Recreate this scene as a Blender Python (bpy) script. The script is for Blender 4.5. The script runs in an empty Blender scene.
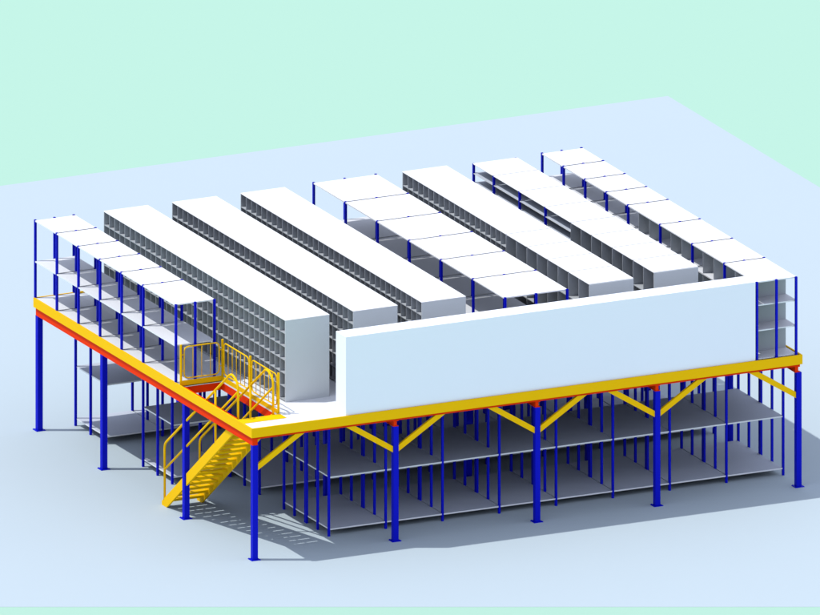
import bpy, math
from mathutils import Vector, Matrix

# ------------------------------------------------------------------ camera
scene = bpy.context.scene
AZ = math.atan(0.473)            # the platform is turned this much from the view
TH = math.asin(0.2848)           # the view looks down by this much
look_at = Vector((13.10, 18.44, 0.0))
view = Vector((math.sin(AZ) * math.cos(TH), math.cos(AZ) * math.cos(TH), -math.sin(TH)))
cam_data = bpy.data.cameras.new("camera")
cam_data.type = 'ORTHO'
cam_data.ortho_scale = 20.5
cam_data.clip_start = 0.1
cam_data.clip_end = 3000
cam = bpy.data.objects.new("camera", cam_data)
cam.location = look_at - view * 90
cam.rotation_euler = (math.pi / 2 - TH, 0, -AZ)
scene.collection.objects.link(cam)
scene.camera = cam

# ------------------------------------------------------------------ light
world = bpy.data.worlds.new("World")
scene.world = world
world.use_nodes = True
bg = world.node_tree.nodes["Background"]
bg.inputs["Color"].default_value = (0.70, 0.77, 0.97, 1)
bg.inputs["Strength"].default_value = 1.06

sun_data = bpy.data.lights.new("sun", 'SUN')
sun_data.energy = 2.85
sun_data.angle = math.radians(0.6)
sun_data.color = (1.0, 0.985, 0.95)
sun = bpy.data.objects.new("sun", sun_data)
ELEV = math.radians(65)
sdir = Vector((math.cos(AZ) * math.cos(ELEV), -math.sin(AZ) * math.cos(ELEV), -math.sin(ELEV)))
sun.rotation_euler = sdir.to_track_quat('-Z', 'Y').to_euler()
sun.location = (-10, 5, 30)
scene.collection.objects.link(sun)

scene.view_settings.view_transform = 'Standard'
scene.view_settings.look = 'None'
scene.view_settings.exposure = 0
scene.view_settings.gamma = 1
scene.cycles.max_bounces = 6
scene.cycles.diffuse_bounces = 1

# ------------------------------------------------------------------ materials
def material(name, col, rough=0.5, spec=0.3, var=0.03, scale=3.0, bump=0.0):
    m = bpy.data.materials.new(name)
    m.use_nodes = True
    nt = m.node_tree
    b = nt.nodes["Principled BSDF"]
    b.inputs["Roughness"].default_value = rough
    b.inputs["Specular IOR Level"].default_value = spec
    tc = nt.nodes.new("ShaderNodeTexCoord")
    nz = nt.nodes.new("ShaderNodeTexNoise")
    nz.inputs["Scale"].default_value = scale
    nz.inputs["Detail"].default_value = 4
    nt.links.new(tc.outputs["Object"], nz.inputs["Vector"])
    mx = nt.nodes.new("ShaderNodeMix")
    mx.data_type = 'RGBA'
    mx.inputs["A"].default_value = (*[c * (1 - var) for c in col], 1)
    mx.inputs["B"].default_value = (*[min(1, c * (1 + var)) for c in col], 1)
    nt.links.new(nz.outputs["Fac"], mx.inputs["Factor"])
    nt.links.new(mx.outputs["Result"], b.inputs["Base Color"])
    if bump:
        bp = nt.nodes.new("ShaderNodeBump")
        bp.inputs["Strength"].default_value = bump
        bp.inputs["Distance"].default_value = 0.002
        n2 = nt.nodes.new("ShaderNodeTexNoise")
        n2.inputs["Scale"].default_value = 60
        nt.links.new(tc.outputs["Object"], n2.inputs["Vector"])
        nt.links.new(n2.outputs["Fac"], bp.inputs["Height"])
        nt.links.new(bp.outputs["Normal"], b.inputs["Normal"])
    return m

M_GROUND = material("pale_floor_paint", (0.44, 0.518, 0.558), 0.85, 0.1, 0.008, 0.3)
M_MINT = material("mint_backdrop", (0.362, 0.567, 0.450), 0.95, 0.0, 0.0, 0.1)
M_BLUE = material("blue_powder_coat", (0.002, 0.006, 0.53), 0.5, 0.08, 0.02)
M_YELLOW = material("yellow_paint", (0.95, 0.545, 0.003), 0.55, 0.04, 0.02)
M_RED = material("red_orange_paint", (0.88, 0.040, 0.001), 0.55, 0.04, 0.03)
M_LIT_EDGE = material("lit_edge_white", (0.80, 0.81, 0.82), 0.55, 0.2, 0.01)  # shelf edges only, whitened to stand for the light they catch
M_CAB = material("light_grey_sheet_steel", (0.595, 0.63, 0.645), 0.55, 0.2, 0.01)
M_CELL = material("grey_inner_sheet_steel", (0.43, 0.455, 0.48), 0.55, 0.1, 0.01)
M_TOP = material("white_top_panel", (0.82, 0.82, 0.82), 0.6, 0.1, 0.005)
M_FLOOR = material("white_deck_board", (0.80, 0.82, 0.84), 0.7, 0.1, 0.01, 1.5)
M_WALL = material("white_smooth_board", (0.89, 0.92, 0.98), 0.7, 0.1, 0.006, 1.0)
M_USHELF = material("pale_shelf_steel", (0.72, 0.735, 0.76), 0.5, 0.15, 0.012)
M_BAR = material("dark_grey_steel", (0.07, 0.06, 0.065), 0.6, 0.1, 0.02)
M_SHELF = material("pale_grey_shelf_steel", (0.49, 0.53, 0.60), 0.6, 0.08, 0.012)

# ------------------------------------------------------------------ mesh builders
class MB:
    def __init__(self, origin=(0, 0, 0)):
        self.v = []; self.f = []; self.mi = []; self.o = origin; self.cur = 0; self.smooth = []
    def box(self, x0, x1, y0, y1, z0, z1):
        n = len(self.v)
        self.v += [(x, y, z) for z in (z0, z1) for y in (y0, y1) for x in (x0, x1)]
        for q in ((0, 2, 3, 1), (4, 5, 7, 6), (0, 1, 5, 4), (2, 6, 7, 3), (0, 4, 6, 2), (1, 3, 7, 5)):
            self.f.append([n + i for i in q]); self.smooth.append(False)
        return self
    def prism_x(self, pts, x0, x1):
        """pts: (y,z) outline, counter-clockwise seen from +X, extruded in X"""
        n = len(self.v); k = len(pts)
        self.v += [(x0, y, z) for y, z in pts] + [(x1, y, z) for y, z in pts]
        self.f.append([n + i for i in reversed(range(k))]); self.f.append([n + k + i for i in range(k)])
        for i in range(k):
            j = (i + 1) % k
            self.f.append([n + i, n + j, n + k + j, n + k + i])
        self.smooth += [False] * (k + 2)
        return self
    def prism_y(self, pts, y0, y1):
        """pts: (x,z) outline extruded in Y"""
        n = len(self.v); k = len(pts)
        self.v += [(x, y0, z) for x, z in pts] + [(x, y1, z) for x, z in pts]
        self.f.append([n + i for i in range(k)]); self.f.append([n + k + i for i in reversed(range(k))])
        for i in range(k):
            j = (i + 1) % k
            self.f.append([n + j, n + i, n + k + i, n + k + j])
        self.smooth += [False] * (k + 2)
        return self
    def tube(self, pts, r, closed=False, seg=12):
        pts = [Vector(p) for p in pts]
        n0 = len(self.v); N = len(pts)
        prev = None
        for i, p in enumerate(pts):
            if closed:
                t = (pts[(i + 1) % N] - pts[i - 1]).normalized()
            else:
                t = (pts[min(i + 1, N - 1)] - pts[max(i - 1, 0)]).normalized()
            if prev is None:
                up = Vector((0, 0, 1)) if abs(t.z) < 0.9 else Vector((1, 0, 0))
                a = t.cross(up).normalized()
            else:
                a = (prev - t * prev.dot(t)).normalized()
            prev = a
            b = t.cross(a)
            for s in range(seg):
                w = 2 * math.pi * s / seg
                self.v.append(tuple(p + a * math.cos(w) * r + b * math.sin(w) * r))
        rings = N if closed else N - 1
        for i in range(rings):
            for s in range(seg):
                i2 = (i + 1) % N; s2 = (s + 1) % seg
                self.f.append([n0 + i * seg + s, n0 + i * seg + s2, n0 + i2 * seg + s2, n0 + i2 * seg + s])
                self.smooth.append(True)
        if not closed:
            self.f.append([n0 + s for s in reversed(range(seg))])
            self.f.append([n0 + (N - 1) * seg + s for s in range(seg)])
            self.smooth += [False, False]
        return self
    def mesh(self, name, mat):
        me = bpy.data.meshes.new(name)
        ox, oy, oz = self.o
        me.from_pydata([(x - ox, y - oy, z - oz) for x, y, z in self.v], [], self.f)
        me.materials.append(mat)
        me.polygons.foreach_set("use_smooth", self.smooth)
        import bmesh
        bm = bmesh.new(); bm.from_mesh(me)
        bmesh.ops.recalc_face_normals(bm, faces=bm.faces)
        bm.to_mesh(me); bm.free()
        me.update()
        return me
    def build(self, name, mat, parent=None):
        return link(name, self.mesh(name, mat), parent)

def link(name, me, parent=None, loc=(0, 0, 0)):
    o = bpy.data.objects.new(name, me)
    scene.collection.objects.link(o)
    o.location = loc
    if parent is not None:
        o.parent = parent
    return o

def fillet(pts, r, closed=False, n=6):
    """round the corners of a polyline"""
    P = [Vector(p) for p in pts]; out = []; N = len(P)
    for i in range(N):
        if not closed and i in (0, N - 1):
            out.append(P[i]); continue
        a, b, c = P[i - 1], P[i], P[(i + 1) % N]
        u = (a - b).normalized(); w = (c - b).normalized()
        ang = u.angle(w)
        d = min(r / math.tan(ang / 2), (a - b).length * .48, (c - b).length * .48)
        s, e = b + u * d, b + w * d
        for k in range(n + 1):
            t = k / n
            out.append(s * (1 - t) ** 2 + b * 2 * t * (1 - t) + e * t * t)
    return out

def thing(name, label, cat, loc=(0, 0, 0), group=None):
    o = bpy.data.objects.new(name, None)
    scene.collection.objects.link(o)
    o.location = loc
    o.empty_display_size = 0.3
    o["label"] = label; o["category"] = cat
    if group: o["group"] = group
    return o

def bevel(o, w=0.004, seg=2):
    m = o.modifiers.new("bevel", 'BEVEL'); m.width = w; m.segments = seg; m.limit_method = 'ANGLE'
    return o

# ------------------------------------------------------------------ the setting
H = 3.45                                   # deck level
# pale studio floor: a thin slab, its near side cut parallel to the view
ex, ey = 4.87, 10.3
def near_y(x): return (-45.7 - ex * x) / ey
gp = [(-11.7, 32.47), (26.87, 32.47), (26.87, near_y(26.87)), (-11.7, near_y(-11.7))]
g = MB(); k = len(gp)
g.v = [(x, y, -0.02) for x, y in gp] + [(x, y, 0) for x, y in gp]
g.f = [[3, 2, 1, 0], [4, 5, 6, 7]] + [[i, (i + 1) % 4, 4 + (i + 1) % 4, 4 + i] for i in range(4)]
g.smooth = [False] * 6
ground = g.build("floor_slab", M_GROUND); ground["kind"] = "structure"
m = MB(); m.box(-900, 900, -900, 900, -0.05, -0.004)
back = m.build("ground", M_MINT); back["kind"] = "structure"

# ------------------------------------------------------------------ mezzanine platform
DX, DY = 15.235, 12.77
OX0, OX1, OY0, OY1 = 0.10, 1.20, 0.98, 4.30          # stair opening
plat = thing("mezzanine_platform", "raised storage platform with blue columns, yellow edge beam and white floor", "platform")
fl = MB()
ft = H - 0.045
fl.box(OX1, DX - 0.045, 0.045, DY - 0.045, ft - 0.04, ft)
fl.box(0.045, OX1 - 0.001, 0.045, OY0, ft - 0.04, ft)
fl.box(0.045, OX1 - 0.001, OY1, DY - 0.045, ft - 0.04, ft)
fl.build("floor_deck", M_FLOOR, plat)
FZ = ft                                       # top of the walking surface
fb = H - 0.245
for a in ((0, DX, 0, 0.04), (0, DX, DY - 0.04, DY)):
    f = MB(); f.box(a[0], a[1], a[2], a[3], fb, H); f.build("edge_beam", M_YELLOW, plat)
for a in ((0, 0.04), (DX - 0.04, DX)):
    f = MB(); f.box(a[0], a[1], 0.041, DY - 0.041, fb + .001, H - .001); f.build("edge_beam", M_YELLOW, plat)
COLX = [0.12, 4.01, 7.93, 11.25, 15.155]
COLY = [0.10, 4.10, 8.90, 12.68]
BB = H - 0.457
for i, x in enumerate(COLX):
    b = MB()
    if i == 0:
        b.box(0.045, 0.185, 0.045, DY - 0.05, BB, H - 0.0705)
    else:
        xr = min(x, DX - 0.12)
        b.box(xr - 0.07, xr + 0.07, 0.045, DY - 0.05, BB, BB + 0.016)
        b.box(xr - 0.07, xr + 0.07, 0.045, DY - 0.05, H - 0.32, H - 0.304)
        b.box(xr - 0.055, xr + 0.03, 0.06, DY - 0.06, BB + 0.016, H - 0.32)
    b.build("main_beam", M_RED, plat)
# joists along the platform, resting on the main beams
for y in (0.075, DY - 0.075):
    j = MB(); j.box(0.19, DX - 0.05, y - 0.03, y + 0.03, H - 0.303, FZ - 0.041); j.build("joist", M_RED, plat)
ys = [OY0 - 0.05] + [OY1 + 0.05 + 0.7 * k for k in range(12)]
for y in ys:
    j = MB(); j.box(0.19, DX - 0.05, y - 0.04, y + 0.04, H - 0.285, FZ - 0.041); j.build("joist", M_RED, plat)
for y in (1.7, 2.4, 3.1, 3.7):
    j = MB(); j.box(OX1 + 0.09, DX - 0.05, y - 0.03, y + 0.03, H - 0.285, FZ - 0.041); j.build("joist", M_RED, plat)
j = MB(); j.box(OX1 + 0.0, OX1 + 0.08, OY0 - 0.005, OY1 + 0.005, H - 0.285, FZ - 0.041); j.build("trimmer_beam", M_RED, plat)

cw = 0.0715
c0 = MB(); c0.box(-cw, cw, -cw, cw, 0.014, BB); col_mesh = c0.mesh("column", M_BLUE)
p0 = MB(); p0.box(-0.125, 0.125, -0.125, 0.125, 0, 0.014)
plate_mesh = p0.mesh("base_plate", M_BLUE)
b0 = MB()
for sx in (-.1, .1):
    for sy in (-.1, .1):
        b0.box(sx - .01, sx + .01, sy - .01, sy + .01, 0.014, 0.03)
bolt_mesh = b0.mesh("anchor_bolts", M_BLUE)
for i, x in enumerate(COLX):
    for y in COLY:
        c = link("column", col_mesh, plat, (x, y, 0))
        bevel(c, 0.008)
        link("base_plate", plate_mesh, c)
        link("anchor_bolts", bolt_mesh, c)
# knee braces in the front and rear frames
for i, x in enumerate(COLX):
    for y in COLY[:1]:
        for s in (-1, 1):
            if (i == 0 and s < 0) or (i == 4 and s > 0): continue
            xa = x + s * cw; xb = x + s * 1.34
            za = H - 1.07; zb = H - 0.305
            br = MB()
            pts = [(xa, za - .06), (xa, za + .10), (xb - s * .22, zb), (xb + s * .04, zb)]
            br.prism_y(pts, y - 0.035, y + 0.035)
            br.build("knee_brace", M_YELLOW, plat)

j = MB(); j.box(0.15, 1.05, OY0 - 0.004, OY0 + 0.26, H - 0.28, FZ - 0.09); j.build("trimmer_beam", M_RED, plat)
# toe plates round the opening and the landing strip
t = MB(); t.box(0.05, OX1 + 0.02, OY1 + 0.0, OY1 + 0.012, FZ - 0.02, FZ + 0.13); t.build("toe_plate", M_YELLOW, plat)
t = MB(); t.box(OX1 + 0.001, OX1 + 0.013, OY0 + 0.04, OY1 - 0.001, FZ - 0.02, FZ + 0.12); t.build("toe_plate", M_YELLOW, plat)
t = MB(); t.box(0.06, OX1 + 0.06, 0.62, OY0 + 0.012, FZ + 0.002, FZ + 0.012); t.build("landing_plate", M_YELLOW, plat)

# ------------------------------------------------------------------ staircase
st = thing("staircase", "steep yellow steel stair with handrails climbing through the platform opening", "staircase", (0.6, 5.3, 0))
def sl(o): o.location = tuple(o.location[i] - (0.6, 5.3, 0)[i] for i in range(3)); return o
Y0s, SL = 5.45, 0.763
def up(y): return 0.10 + SL * (Y0s - y)
prof = [(Y0s, 0.0), (Y0s, 0.10), (Y0s - 3.30 / SL, 3.40), (0.99, 3.40), (0.99, up(0.99) - 0.31), (Y0s - 0.21 / SL, 0.0)]
SX = (0.115, 1.085)
for x in SX:
    s = MB(); s.prism_x(prof, x - 0.025, x + 0.025); sl(s.build("stringer", M_YELLOW, st))
n = 16
for k in range(1, n):
    z = 3.40 * k / (n + 0.4)
    yc = Y0s - (z + 0.01) / SL
    t = MB(); t.box(SX[0] + 0.025, SX[1] - 0.025, yc - 0.1275, yc + 0.1275, z - 0.03, z)
    t.box(SX[0] + 0.025, SX[1] - 0.025, yc + 0.1205, yc + 0.1275, z - 0.06, z - 0.0305)
    t.box(SX[0] + 0.025, SX[1] - 0.025, yc - 0.1275, yc - 0.1205, z + 0.0005, z + 0.03)
    sl(t.build("tread", M_YELLOW, st))
for x in SX:
    xr = x
    R = 0.030
    yb, zb = 5.33, 1.62
    yt, zt = 1.42, H + 1.06
    h = MB()
    h.tube(fillet([(xr, yb, up(yb) - 0.04), (xr, yb, zb), (xr, yt, zt), (xr, 1.04, zt - 0.16), (xr, 1.04, FZ + 0.012)], 0.3, n=10), R)
    sl(h.build("handrail", M_YELLOW, st))
    sl_ = (zt - zb) / (yb - yt)
    mr = MB()
    mr.tube([(xr, yb, zb - 0.67), (xr, 1.04, zb - 0.67 + sl_ * (yb - 1.04))], R * .9)
    sl(mr.build("mid_rail", M_YELLOW, st))
    p = MB(); yp = 2.36
    p.tube([(xr, yp, up(yp) - 0.05), (xr, yp, zb + sl_ * (yb - yp))], R)
    sl(p.build("baluster", M_YELLOW, st))

# ------------------------------------------------------------------ guard rail round the opening
gr = thing("guard_rail", "yellow tubular guard rail with three barred panels round the stair opening", "guard rail", (OX1, OY1, FZ))
def gl(o): o.location = (-OX1, -OY1, -FZ); return o
GX = OX1 + 0.05; GY = OY1 + 0.05
posts = [(0.10, GY), (GX, GY), (GX, 2.72), (GX, 1.08)]
for x, y in posts:
    p = MB(); p.box(x - 0.025, x + 0.025, y - 0.025, y + 0.025, FZ, FZ + 1.06)
    bevel(gl(p.build("rail_post", M_YELLOW, gr)), 0.006)
def panel(a, b, nb):
    a = Vector(a); b = Vector(b); d = (b - a).normalized(); L = (b - a).length
    z0, z1 = FZ + 0.17, FZ + 0.99
    def P(u, z): q = a + d * u; return (q.x, q.y, z)
    f = MB()
    f.tube(fillet([P(.09, z0), P(L - .09, z0), P(L - .09, z1), P(.09, z1)], 0.14, True), 0.017, True)
    for zc in (z0 + .2, z1 - .2):
        f.tube([P(.0, zc), P(.09, zc)], 0.012); f.tube([P(L - .09, zc), P(L, zc)], 0.012)
    fo = gl(f.build("barrier_panel", M_YELLOW, gr))
    for k in range(nb):
        u = .09 + (L - .18) * (k + 1) / (nb + 1)
        q = MB(); q.tube([P(u, z0), P(u, z1)], 0.010, seg=8)
        q.build("bar", M_YELLOW, fo)
panel((0.10, GY), (GX, GY), 3)
panel((GX, GY), (GX, 2.72), 5)
panel((GX, 2.72), (GX, 1.08), 5)

# ------------------------------------------------------------------ shelving racks
PW = 0.0275
def post_mesh(h, mirror=1):
    b = MB()
    b.box(-PW, -PW + 0.008, -PW, PW, 0, h)
    b.box(-PW + 0.008, PW, -PW, -PW + 0.008, 0, h)
    b.box(-PW + 0.008, PW, PW - 0.008, PW, 0, h)
    return b.mesh("upright_post", M_BLUE)

def shelf_mesh(lx, ly, th, mat=None, lit_edges=("x-", "x+", "y-", "y+")):
    b = MB(); b.box(0, lx, 0, ly, -th, 0)
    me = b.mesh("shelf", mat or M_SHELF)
    me.materials.append(M_LIT_EDGE)                # edge faces painted whiter: light falling on them put into the colour
    for p in me.polygons:
        nx, ny, nz = p.normal
        side = "x-" if nx < -.5 else "x+" if nx > .5 else "y-" if ny < -.5 else "y+" if ny > .5 else ""
        if side in lit_edges: p.material_index = 1
    return me

def rack_y(name, label, x0, x1, y0, bays, z0, ztop, levels, group, partition=None):
    """a rack whose bays follow one another along Y; frames stand at y0, y0+b0, ..."""
    r = thing(name, label, "shelving", (x0, y0, z0), group)
    pm = post_mesh(ztop + 0.012)
    lines = [y0]
    for b in bays: lines.append(lines[-1] + b)
    xs = (x0 + PW, (x0 + x1) / 2, x1 - PW)
    for yi, y in enumerate(lines):
        for x in xs:
            o = link("upright_post", pm, r, (x - x0, y - y0, 0))
            if x == xs[-1]:
                o.rotation_euler.z = math.pi
        if yi in (0, len(lines) - 1): continue
        for z in levels:
            cb = MB()
            cb.box(xs[0] + PW - x0, xs[2] - PW - x0, y - y0 - 0.012, y - y0 + 0.012, z - 0.035, z - 0.01)
            cb.build("cross_bar", M_BAR, r)
    for i, b in enumerate(bays):
        for li, z in enumerate(levels):
            top = z == levels[-1]
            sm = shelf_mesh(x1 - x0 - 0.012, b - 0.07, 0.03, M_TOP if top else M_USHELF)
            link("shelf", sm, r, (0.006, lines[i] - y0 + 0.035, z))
        if partition and b > 1.5:
            for q in (1, 2):
                yy = lines[i] - y0 + b * q / 3
                for za, zb in zip(levels[:-1], levels[1:]):
                    pb = MB(); pb.box(0.02, x1 - x0 - 0.02, yy - 0.008, yy + 0.008, za + 0.0005, zb - 0.0305)
                    pb.build("divider_panel", M_CELL, r)
    return r

TOP = 2.06
UP = "blue post shelving rows on the platform"
rack_y("shelving_rack", "blue post shelving row on the left edge of the platform behind the stair opening", 0.02, 1.14, 4.53,
       [1.91] + [1.262] * 5, FZ, TOP, [0.035, 1.0, TOP], UP)
rack_y("shelving_rack", "widest blue post shelving row, with six square bays, in the middle of the platform", 7.72, 9.49, 1.56,
       [1.865] * 6, FZ, TOP, [0.035, 1.0, TOP], UP)
rack_y("shelving_rack", "blue post shelving row on the right edge of the platform past the white wall", 13.99, 15.13, 0.10,
       [1.88] * 4 + [1.257] * 4, FZ, TOP, [0.06, 0.795, 1.455, TOP], UP, True)

# ------------------------------------------------------------------ cabinets
CH = 2.14
def pigeon_section(r, x0, x1, y0, L, rows=6, cols=5):
    """open-faced pigeonhole unit, cells on both long sides with one back panel between"""
    w = x1 - x0; t = 0.012
    b = MB()
    zb, zt = 0.03, CH - 0.016
    b.box(w / 2 - .008, w / 2 + .008, y0, y0 + L, zb, zt)
    def half(a, c):
        for k in range(cols + 1):
            y = y0 + L * k / cols
            hw = 0.008 if 0 < k < cols else 0.011
            ya = max(y0, y - hw); yb = min(y0 + L, y + hw)
            b.box(a, c, ya, yb, zb, zt)
        for q in range(rows):
            z = zb + (zt - zb) * q / rows
            for k in range(cols):
                ya = y0 + L * k / cols + (0.011 if k == 0 else 0.008)
                yb = y0 + L * (k + 1) / cols - (0.011 if k == cols - 1 else 0.008)
                b.box(a + 0.001, c - 0.001, ya, yb, z, z + 0.018)
    half(0, w / 2 - .008); half(w / 2 + .008, w)
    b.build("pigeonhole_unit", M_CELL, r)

def cabinet_row(name, label, x0, x1, y0, y1, group, build):
    r = thing(name, label, "cabinet", (x0, y0, FZ), group)
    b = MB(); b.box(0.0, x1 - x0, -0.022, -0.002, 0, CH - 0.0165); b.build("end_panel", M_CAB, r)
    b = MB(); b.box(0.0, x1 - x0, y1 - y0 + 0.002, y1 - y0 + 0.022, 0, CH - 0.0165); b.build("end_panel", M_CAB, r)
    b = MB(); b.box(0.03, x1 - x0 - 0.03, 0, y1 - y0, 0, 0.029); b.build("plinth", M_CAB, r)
    build(r)
    return r

PG = "rows of grey pigeonhole cabinets"
def pigeon(label, x0, x1, y0, y1):
    def bld(r):
        L = (y1 - y0) / 7
        for k in range(7): pigeon_section(r, x0, x1, k * L, L - 0.002)
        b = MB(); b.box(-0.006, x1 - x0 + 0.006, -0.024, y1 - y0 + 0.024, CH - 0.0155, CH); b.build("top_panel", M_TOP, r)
    cabinet_row("pigeonhole_cabinet", label, x0, x1, y0, y1, PG, bld)
pigeon("long grey pigeonhole cabinet row nearest the stair, its whole end panel in view", 1.82, 3.035, 1.90, 12.48)
pigeon("long grey pigeonhole cabinet row, middle one of the three left of the widest rack", 3.70, 4.92, 1.90, 12.46)
pigeon("long grey pigeonhole cabinet row standing directly left of the widest blue post rack", 5.585, 6.80, 1.88, 12.44)

def locker_section(r, x0, x1, y0, L):
    """tall open compartments: centre divider, two shelves"""
    w = x1 - x0; b = MB(); zt = CH - 0.016
    lv = [0.10, 0.795, 1.50]
    b.box(w / 2 - .008, w / 2 + .008, y0, y0 + L, 0.03, zt)
    for a, c in ((0, w / 2 - .008), (w / 2 + .008, w)):
        for k in range(3):
            y = y0 + (L * k / 2)
            ya = max(y0, y - 0.01); yb = min(y0 + L, y + 0.01)
            b.box(a, c, ya, yb, 0.03, zt - (0.03 if k != 1 else 0))
        for z in lv:
            for k in range(2):
                b.box(a + .001, c - .001, y0 + L * k / 2 + .01, y0 + L * (k + 1) / 2 - .01, z - 0.02, z)
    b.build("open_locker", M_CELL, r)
    t = MB(); t.box(-0.006, w + 0.006, y0 - 0.001, y0 + L - 0.03, CH - 0.0155, CH); t.build("top_panel", M_TOP, r)

def build_e(r):
    x0, x1, y0 = 10.05, 11.27, 1.52
    for k in range(4): locker_section(r, x0, x1, k * 1.215, 1.213)
    for k in range(4):
        pigeon_section(r, x0, x1, 4.86 + k * 1.51, 1.508)
    t = MB(); t.box(-0.006, x1 - x0 + 0.006, 4.86, 10.924, CH - 0.0155, CH); t.build("top_panel", M_TOP, r)
cabinet_row("cabinet_row", "grey cabinet row right of the widest rack, small pigeonholes behind and open lockers in front", 10.05, 11.27, 1.52, 12.42, "mixed grey cabinet rows", build_e)

def build_f(r):
    x0, x1 = 11.95, 13.17; w = x1 - x0
    for k in range(4): locker_section(r, x0, x1, k * 1.215, 1.213)
    ys = [4.86, 6.37, 7.88, 9.39, 10.60]
    pm = post_mesh(CH - 0.002)
    for i, y in enumerate(ys):
        if i == 0: continue
        for x in (PW - 0.004, w - PW + 0.004):
            o = link("upright_post", pm, r, (x, y - PW - (0.0 if i == 4 else -PW), 0))
            if x > 0.5: o.rotation_euler.z = math.pi
    for i in range(4):
        L = ys[i + 1] - ys[i]
        for z in (0.12, 0.39, 0.64, 0.89, 1.14, 1.39, 1.64, 1.89):
            sm = shelf_mesh(w - 0.012, L - 0.012, 0.018)
            link("shelf", sm, r, (0.006, ys[i] + 0.006, z))
        t = MB(); t.box(-0.004, w + 0.004, ys[i] + 0.002, ys[i + 1] - 0.030, CH - 0.0155, CH); t.build("top_panel", M_TOP, r)
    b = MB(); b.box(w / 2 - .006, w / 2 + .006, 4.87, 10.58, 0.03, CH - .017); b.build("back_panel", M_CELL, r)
r = thing("cabinet_row", "grey cabinet row with closely stacked shelves on blue posts behind and open lockers in front", "cabinet", (11.95, 1.76, FZ), "mixed grey cabinet rows")
b = MB(); b.box(0, 1.22, -0.022, -0.002, 0, CH - 0.0165); b.build("end_panel", M_CAB, r)
b = MB(); b.box(0.03, 1.19, 0, 4.86, 0, 0.029); b.build("plinth", M_CAB, r)
build_f(r)

# ------------------------------------------------------------------ the long white wall at the front of the platform
w = MB((2.63, 0.05, FZ)); w.box(2.63, 13.955, 0.05, 0.635, FZ, H + 2.045)
wo = w.build("partition_wall", M_WALL); wo.location = (2.63, 0.05, FZ)
wo["label"] = "long thick plain white wall along the front edge of the platform"; wo["category"] = "wall"

# ------------------------------------------------------------------ racks under the platform
BAY = 1.5705
LOW = "big blue post racks under the platform"
def rack_x(label, x0, nb, y0, depths, levels, ztop):
    """a rack whose bays follow one another along X; depths: where its posts stand from front to back"""
    r = thing("storage_rack", label, "shelving", (x0, y0, 0), LOW)
    pm = post_mesh(ztop)
    for i in range(nb + 1):
        for d in depths:
            link("upright_post", pm, r, (i * BAY, d, 0))
    for i in range(nb):
        lit_edges = ["y-", "y+"] + (["x-"] if i == 0 else []) + (["x+"] if i == nb - 1 else [])
        for z in levels:
            sm = shelf_mesh(BAY - 0.034, depths[-1] + 0.045, 0.035, None, lit_edges)
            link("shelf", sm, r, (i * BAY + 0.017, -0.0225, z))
    return r
XE = 15.24
lv = [0.20, 1.555, 2.85]
ZT = 3.08
rack_x("big low rack under the platform, the one nearest the front", XE - 8 * BAY, 8, 1.15, [0, .65, 1.29, 1.36, 2.0, 2.62], lv, ZT)
rack_x("big low rack under the platform, second from the front, beside the stair", XE - 8 * BAY, 8, 5.20, [0, .87, 1.72, 1.79, 2.61, 3.46], lv, ZT)
rack_x("short single bay of low rack between the stair foot and the second left column", XE - 9 * BAY - 0.01, 1, 6.96, [0, .85, 1.70], lv, ZT)
rack_x("big low rack under the platform, farthest back, behind the second left column", XE - 9 * BAY, 9, 10.87, [0, .88, 1.76], lv, ZT)
